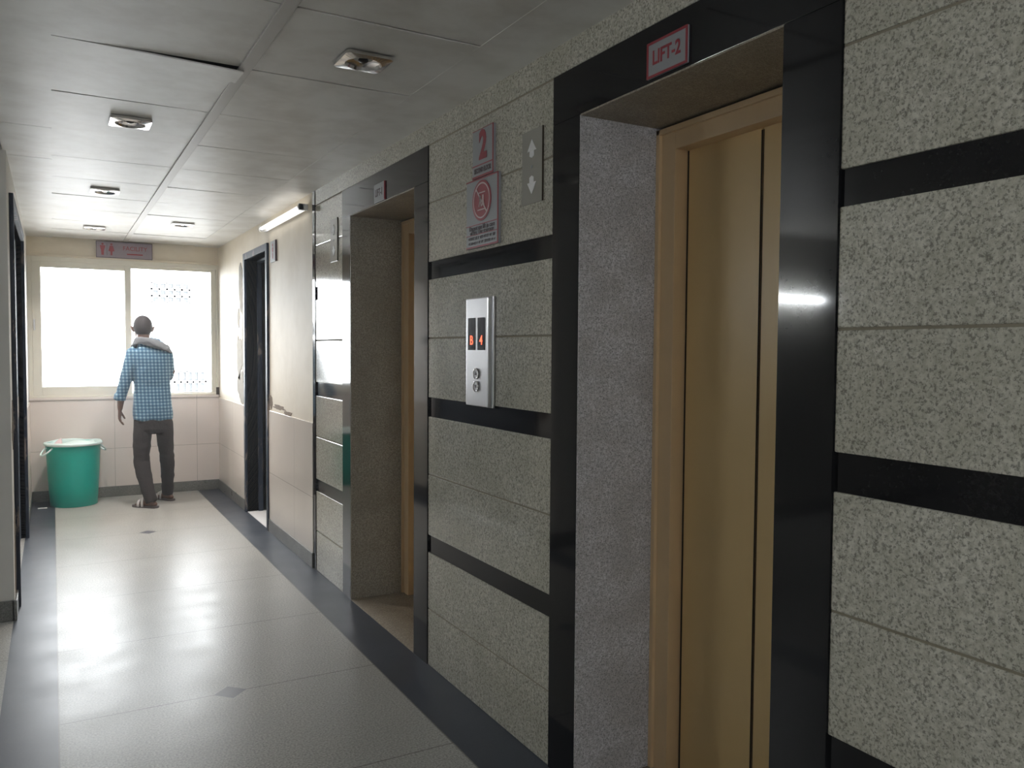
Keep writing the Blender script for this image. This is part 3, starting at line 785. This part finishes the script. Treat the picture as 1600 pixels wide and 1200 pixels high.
# ---------------------------------------------------------------- the man at the window
PB = (.80, 8.12, 0)
man = empty('person', PB, 'man seen from behind in blue checked shirt and dark trousers, facing the window', 'person')
bm = bmesh.new()
hc = Vector((.722, 8.155, 1.622))
rt = Matrix.Rotation(R(8), 4, 'X')
ball(bm, hc + Vector((0, -.012, .022)), (.079, .094, .093), 24, 18, rt)
ball(bm, hc + Vector((0, .030, -.035)), (.069, .072, .084), 20, 14)
loft(bm, [((.728, 8.12, 1.44), .062, .062), ((.724, 8.125, 1.50), .055, .058), ((.722, 8.135, 1.57), .052, .056)], n=18)
loft(bm, [(hc+Vector((0, .092, .02)), .009, .008), (hc+Vector((0, .112, -.022)), .016, .014), (hc+Vector((0, .096, -.034)), .012, .008)], n=10)   # nose
loft(bm, [(hc+Vector((-.022, .092, -.058)), .006, .007), (hc+Vector((0, .100, -.056)), .008, .009), (hc+Vector((.022, .092, -.058)), .006, .007)], side=(0, 1, 0), n=8)  # lips
ball(bm, hc+Vector((0, .082, -.098)), (.022, .018, .016))    # chin
for s_ in (-1, 1):
    ball(bm, hc+Vector((s_*.033, .085, .012)), (.014, .010, .009))    # eyelid
    ball(bm, hc+Vector((s_*.086, .002, -.008)), (.008, .020, .033), 12, 10, Matrix.Rotation(R(s_*22), 4, 'Y') @ Matrix.Rotation(R(-s_*26), 4, 'Z'))   # ear
# torso core, arms
loft(bm, [((.77, 8.12, .95), .10, .07), ((.78, 8.13, 1.2), .12, .08), ((.768, 8.12, 1.42), .13, .07), ((.73, 8.12, 1.47), .06, .05)], n=20)
loft(bm, [((.635, 8.12, 1.40), .045, .045), ((.585, 8.10, 1.20), .040, .040), ((.555, 8.10, 1.09), .036, .036), ((.532, 8.115, .98), .031, .033), ((.526, 8.125, .925), .025, .029), ((.524, 8.13, .885), .020, .026)], n=16)
loft(bm, [((.915, 8.12, 1.40), .045, .045), ((.952, 8.14, 1.22), .040, .040), ((.945, 8.21, 1.175), .038, .038), ((.90, 8.32, 1.21), .031, .033), ((.865, 8.38, 1.245), .024, .026)], n=16)
def hand(bm, wrist, d, across, normal, curl, s=1.0):
    """d: from wrist to fingers, across: towards the thumb side, normal: palm side"""
    d, across, normal = Vector(d).normalized(), Vector(across).normalized(), Vector(normal).normalized()
    w = Vector(wrist)
    loft(bm, [(w - d*.02, .024*s, .018*s), (w + d*.02*s, .033*s, .016*s), (w + d*.055*s, .040*s, .015*s), (w + d*.085*s, .039*s, .012*s)], side=across, n=16)
    for k, (off, ln) in enumerate(((.030, .068), (.010, .076), (-.010, .071), (-.030, .056))):
        p = w + d*.078*s + across*off*s; cur = d.copy(); pts = [(p, .0088*s, .0088*s)]
        for j, fr in enumerate((.45, .32, .23)):
            ang = R(curl[k]*(.6 + .35*j))
            cur = (cur*math.cos(ang) + normal*math.sin(ang)).normalized()
            p = p + cur*ln*fr*s; pts.append((p.copy(), (.0084-.0008*j)*s, (.0084-.0008*j)*s))
        loft(bm, pts, side=across, n=10); ball(bm, p, .0068*s, 10, 8)
    p = w + d*.020*s + across*.026*s; cur = (d*.70 + across*.60 + normal*.35).normalized()
    pts = [(p, .014*s, .013*s)]
    for j, ln in enumerate((.036, .030, .024)):
        p = p + cur*ln*s; pts.append((p.copy(), (.0115-.0012*j)*s, (.0105-.001*j)*s)); cur = (cur + d*.30 + normal*.12).normalized()
    loft(bm, pts, side=normal, n=10); ball(bm, p, .008*s, 10, 8)
# left hand hangs, relaxed, thumb forward (+Y)
hand(bm, (.523, 8.132, .878), (-.03, .06, -1), (.25, 1, .05), (1, -.2, 0), (16, 22, 28, 34), .92)
# right hand raised in front of the chest
hand(bm, (.858, 8.392, 1.255), (-.75, .35, .35), (-.2, .2, 1), (-.3, -1, .1), (28, 34, 40, 44), .92)
# ankles and feet
def foot(bm, heel, toe, ank, top, left):
    h, t_ = Vector(heel), Vector(toe); f = (t_-h).normalized(); sd = Vector((-f.y, f.x, 0))
    loft(bm, [(Vector(top), .032, .033), (Vector(ank)+Vector((0, 0, .03)), .032, .034), (h + f*.045 + Vector((0, 0, .055)), .034, .036), (h+f*.03+Vector((0, 0, .022)), .028, .028)], n=14)
    L = (t_-h).length
    loft(bm, [(h + Vector((0, 0, .032)), .020, .016), (h + f*L*.12 + Vector((0, 0, .036)), .031, .026), (h+f*L*.38+Vector((0, 0, .044)), .034, .032), (h+f*L*.62+Vector((0, 0, .034)), .042, .022), (h+f*L*.78+Vector((0, 0, .027)), .045, .014)], side=sd, n=16)
    for k in range(5):
        o_ = sd*(-.034 + .017*k)*(1 if left else -1); ln = (.24, .22, .20, .175, .15)[k]
        r = .0125 if k == 0 else .0088
        b0 = h + f*L*.72 + o_; loft(bm, [(b0+Vector((0, 0, .026)), r, r), (b0+f*L*ln*.6+Vector((0, 0, .028)), r, r), (b0+f*L*ln+Vector((0, 0, .022)), r*.8, r*.7)], side=sd, n=10)
LH, LT = (.795, 7.935, 0), (.635, 8.105, 0)
RH, RT = (.965, 8.245, 0), (.855, 8.455, 0)
foot(bm, LH, LT, (.765, 7.962, .06), (.742, 7.99, .15), True); foot(bm, RH, RT, (.93, 8.283, .06), (.93, 8.265, .15), False)
# legs inside the trousers keep the figure continuous
loft(bm, [((.79, 8.12, 1.0), .11, .07), ((.79, 8.12, .84), .13, .085), ((.79, 8.12, .74), .12, .08)], n=16)
loft(bm, [((.71, 8.12, .82), .06, .06), ((.698, 8.10, .45), .043, .045), ((.716, 8.04, .26), .038, .040), ((.742, 7.99, .14), .031, .033), ((.757, 7.967, .08), .030, .032)], n=14)
loft(bm, [((.88, 8.13, .82), .06, .06), ((.912, 8.16, .42), .042, .044), ((.922, 8.23, .22), .038, .040), ((.93, 8.285, .10), .032, .034)], n=14)
obj('body', remeshed(bm, .0045, 3, 'body'), 'skin', man, smooth=True)
# hair: a close-cropped cap over crown and back of the head
bm = bmesh.new(); ball(bm, hc + Vector((0, -.014, .018)), (.0815, .0975, .100), 32, 24, rt)
cut = [v for v in bm.verts if (v.co - hc).z < -.085 + 1.05*max(0, (v.co.y - hc.y + .03))]
bmesh.ops.delete(bm, geom=cut, context='VERTS')
obj('hair', bm, 'hair', man, smooth=True)
# shirt
bm = bmesh.new()
loft(bm, [((.795, 8.12, .785), .168, .118), ((.795, 8.12, .84), .171, .120), ((.793, 8.12, .95), .161, .114), ((.792, 8.12, 1.10), .154, .108), ((.787, 8.115, 1.25), .163, .112),
          ((.78, 8.11, 1.36), .172, .108), ((.772, 8.11, 1.43), .160, .092), ((.758, 8.115, 1.475), .115, .075), ((.735, 8.12, 1.505), .072, .066), ((.728, 8.12, 1.525), .062, .062)], n=40, pw=2.3)
loft(bm, [((.665, 8.11, 1.425), .050, .055), ((.640, 8.11, 1.40), .060, .062), ((.612, 8.105, 1.31), .060, .064), ((.580, 8.10, 1.19), .054, .058), ((.555, 8.105, 1.10), .050, .054), ((.530, 8.115, 1.00), .046, .050)], n=20)
loft(bm, [((.527, 8.116, 1.025), .050, .054), ((.522, 8.118, .99), .052, .056), ((.520, 8.12, .972), .050, .054)], n=20)   # rolled cuff
loft(bm, [((.89, 8.11, 1.43), .050, .055), ((.912, 8.11, 1.39), .058, .062), ((.930, 8.12, 1.30), .054, .058), ((.940, 8.15, 1.215), .050, .054), ((.938, 8.21, 1.18), .048, .052), ((.91, 8.29, 1.20), .043, .046), ((.895, 8.325, 1.213), .047, .050)], n=20)
me = remeshed(bm, .007, 4, 'shirt')
for v in me.vertices:
    c = v.co; w = .0045*noise.noise(Vector((c.x*9, c.y*9, c.z*5))) + .003*noise.noise(Vector((c.x*20, c.y*20, c.z*9+4)))
    if c.z < .9: w += .004*(.9-c.z)/.1*math.sin(c.x*45+1)
    v.co = c + v.normal*w
obj('shirt', me, 'shirt', man, smooth=True)
# trousers
bm = bmesh.new()
loft(bm, [((.797, 8.12, .90), .150, .100), ((.797, 8.12, .80), .163, .110), ((.797, 8.12, .70), .168, .112), ((.797, 8.12, .66), .13, .09)], n=32, pw=2.3)
loft(bm, [((.713, 8.12, .76), .082, .100), ((.702, 8.115, .62), .078, .090), ((.694, 8.10, .48), .070, .078), ((.695, 8.085, .40), .069, .074), ((.712, 8.045, .28), .064, .068), ((.735, 7.995, .15), .056, .062), ((.757, 7.965, .065), .051, .058), ((.760, 7.962, .05), .048, .055)], n=26)
loft(bm, [((.883, 8.12, .76), .082, .100), ((.898, 8.13, .62), .074, .088), ((.912, 8.155, .46), .064, .074), ((.918, 8.17, .38), .063, .072), ((.925, 8.215, .26), .059, .066), ((.930, 8.26, .15), .054, .060), ((.932, 8.28, .075), .050, .056), ((.932, 8.283, .06), .047, .053)], n=26)
me = remeshed(bm, .007, 4, 'trousers')
for v in me.vertices:
    c = v.co; w = .005*noise.noise(Vector((c.x*10, c.y*10, c.z*14))) + .004*noise.noise(Vector((c.x*5, c.y*5, c.z*30)))*(1 if c.z < .55 else .3)
    v.co = c + v.normal*w
obj('trousers', me, 'trouser', man, smooth=True)
# towel round the neck, falling over the right shoulder
bm = bmesh.new()
pts = [((.665, 8.225, 1.40), .016, .045), ((.652, 8.19, 1.465), .018, .045), ((.660, 8.105, 1.505), .022, .042), ((.705, 8.050, 1.515), .026, .040), ((.765, 8.030, 1.500), .028, .046),
       ((.830, 8.030, 1.472), .026, .052), ((.890, 8.050, 1.448), .022, .052), ((.935, 8.095, 1.432), .018, .050), ((.945, 8.165, 1.40), .016, .050), ((.925, 8.225, 1.32), .014, .050), ((.915, 8.24, 1.22), .012, .050)]
P_ = [Vector(p[0]) for p in pts]
rings = []
for i, (c, th, wd) in enumerate(pts):
    t_ = (P_[min(i+1, len(P_)-1)] - P_[max(i-1, 0)]).normalized()
    outv = Vector((P_[i].x-.775, P_[i].y-8.12, .10 if P_[i].z > 1.42 else 0)).normalized(); outv = (outv - t_*outv.dot(t_)).normalized(); wv = t_.cross(outv)
    rg = []
    for k in range(20):
        a = 2*math.pi*k/20; f = 1+.22*math.sin(3*a+i)
        rg.append(bm.verts.new(P_[i] + wv*wd*math.cos(a)*f + outv*th*math.sin(a)*f))
    rings.append(rg)
for a, b in zip(rings, rings[1:]):
    for k in range(20): bm.faces.new((a[k], a[(k+1) % 20], b[(k+1) % 20], b[k]))
bm.faces.new(rings[0][::-1]); bm.faces.new(rings[-1])
me = remeshed(bm, .006, 3, 'towel')
for v in me.vertices:
    c = v.co; v.co = c + v.normal*(.006*noise.noise(Vector((c.x*14, c.y*14, c.z*40))))
obj('towel', me, 'scarf', man, smooth=True, label='grey towel round the neck')
def sandal(heel, toe, left):
    h, t_ = Vector(heel), Vector(toe); f = (t_-h).normalized(); sd = Vector((-f.y, f.x, 0)); L = (t_-h).length
    out = []
    for u, wl_, wr_ in ((-.07, .012, .012), (-.04, .028, .028), (.08, .036, .036), (.35, .036, .034), (.62, .047, .045), (.82, .050, .048), (.97, .040, .040), (1.07, .020, .022)):
        out.append((u*L, wl_, wr_))
    pts = [(u, w) for u, w, _ in out] + [(u, -w) for u, _, w in out[::-1]]
    fr = Matrix((( f.x, sd.x, 0, h.x), (f.y, sd.y, 0, h.y), (0, 0, 1, 0), (0, 0, 0, 1)))
    s_ = obj('sandal', poly_prism(bmesh.new(), pts, .017, fr), 'sandal', man)
    for u, w, hz in ((.66, .052, .062), (.50, .044, .080)):
        bm = bmesh.new(); pp = []
        for k in range(11):
            a = math.pi*k/10; p = h + f*(u*L + .012*math.sin(a)) + sd*w*math.cos(a); p.z = .010 + hz*math.sin(a)**.7
            pp.append((p, .014, .0035))
        loft(bm, pp, side=f, n=8); obj('strap', bm, 'strap', s_, smooth=True)
sandal(LH, LT, True); sandal(RH, RT, False)

# ---------------------------------------------------------------- haze volume imitating the lens glare around the window
def haze(dens, g):
    m = bpy.data.materials.new('lens_glare_haze'); m.use_nodes = True; nt = m.node_tree; nt.nodes.clear()
    v = nt.nodes.new('ShaderNodeVolumeScatter'); v.inputs['Density'].default_value = dens; v.inputs['Anisotropy'].default_value = g
    v.inputs['Color'].default_value = (.97, .98, 1, 1)
    o = nt.nodes.new('ShaderNodeOutputMaterial'); nt.links.new(v.outputs[0], o.inputs['Volume'])
    MT['haze'] = m
    h = obj('added_glare_haze', boxes([(XL+.03, XR-.085, -2.5, YE-.05, .02, H-.03)]), 'haze')
    tag(h, 'thin haze added in the corridor to imitate lens glare from the window', 'haze', kind='stuff')
haze(.007, .6)

# ---------------------------------------------------------------- outside
structure('ground', boxes([(-45, 45, 9.6, 70, -7.2, -7)]), 'ground')
FY = 24.0
bld = empty('building', (9, FY, -7), 'pale apartment block across the yard, seen through the window', 'building')
obj('wall', boxes([(1.9, 16, FY, FY+8, -7, 5.2)]), 'facade', bld)
def fwin(x0, x1, z0, z1, nx, nz, dark='facwin'):
    w = obj('window', boxes([(x0, x1, FY-.02, FY+.0, z0, z1)]), dark, bld)
    l = []
    for k in range(nx+1):
        x = x0 + (x1-x0)*k/nx; l.append((x-.03, x+.03, FY-.10, FY-.05, z0, z1))
    for k in range(nz+1):
        z = z0 + (z1-z0)*k/nz; l.append((x0-.03, x1+.03, FY-.10, FY-.05, z-.03, z+.03))
    obj('grille', boxes(l), 'facade', w)
fwin(2.35, 3.3, 2.65, 3.2, 5, 3)
fwin(2.9, 3.7, -.1, .8, 5, 3)
fwin(5.6, 6.8, 2.7, 3.6, 5, 3)
fwin(2.4, 3.6, -3.4, -2.2, 5, 3); fwin(5.6, 6.8, -3.4, -2.2, 5, 3)
for z in (-.86, -2.0): obj('ledge', boxes([(3.35, 4.1, FY-.12, FY, z, z+.06)]), 'facgrey', bld)
obj('air_conditioner', boxes([(4.55, 4.95, FY-.3, FY, .12, .36)], bev=.02), 'facgrey', bld)
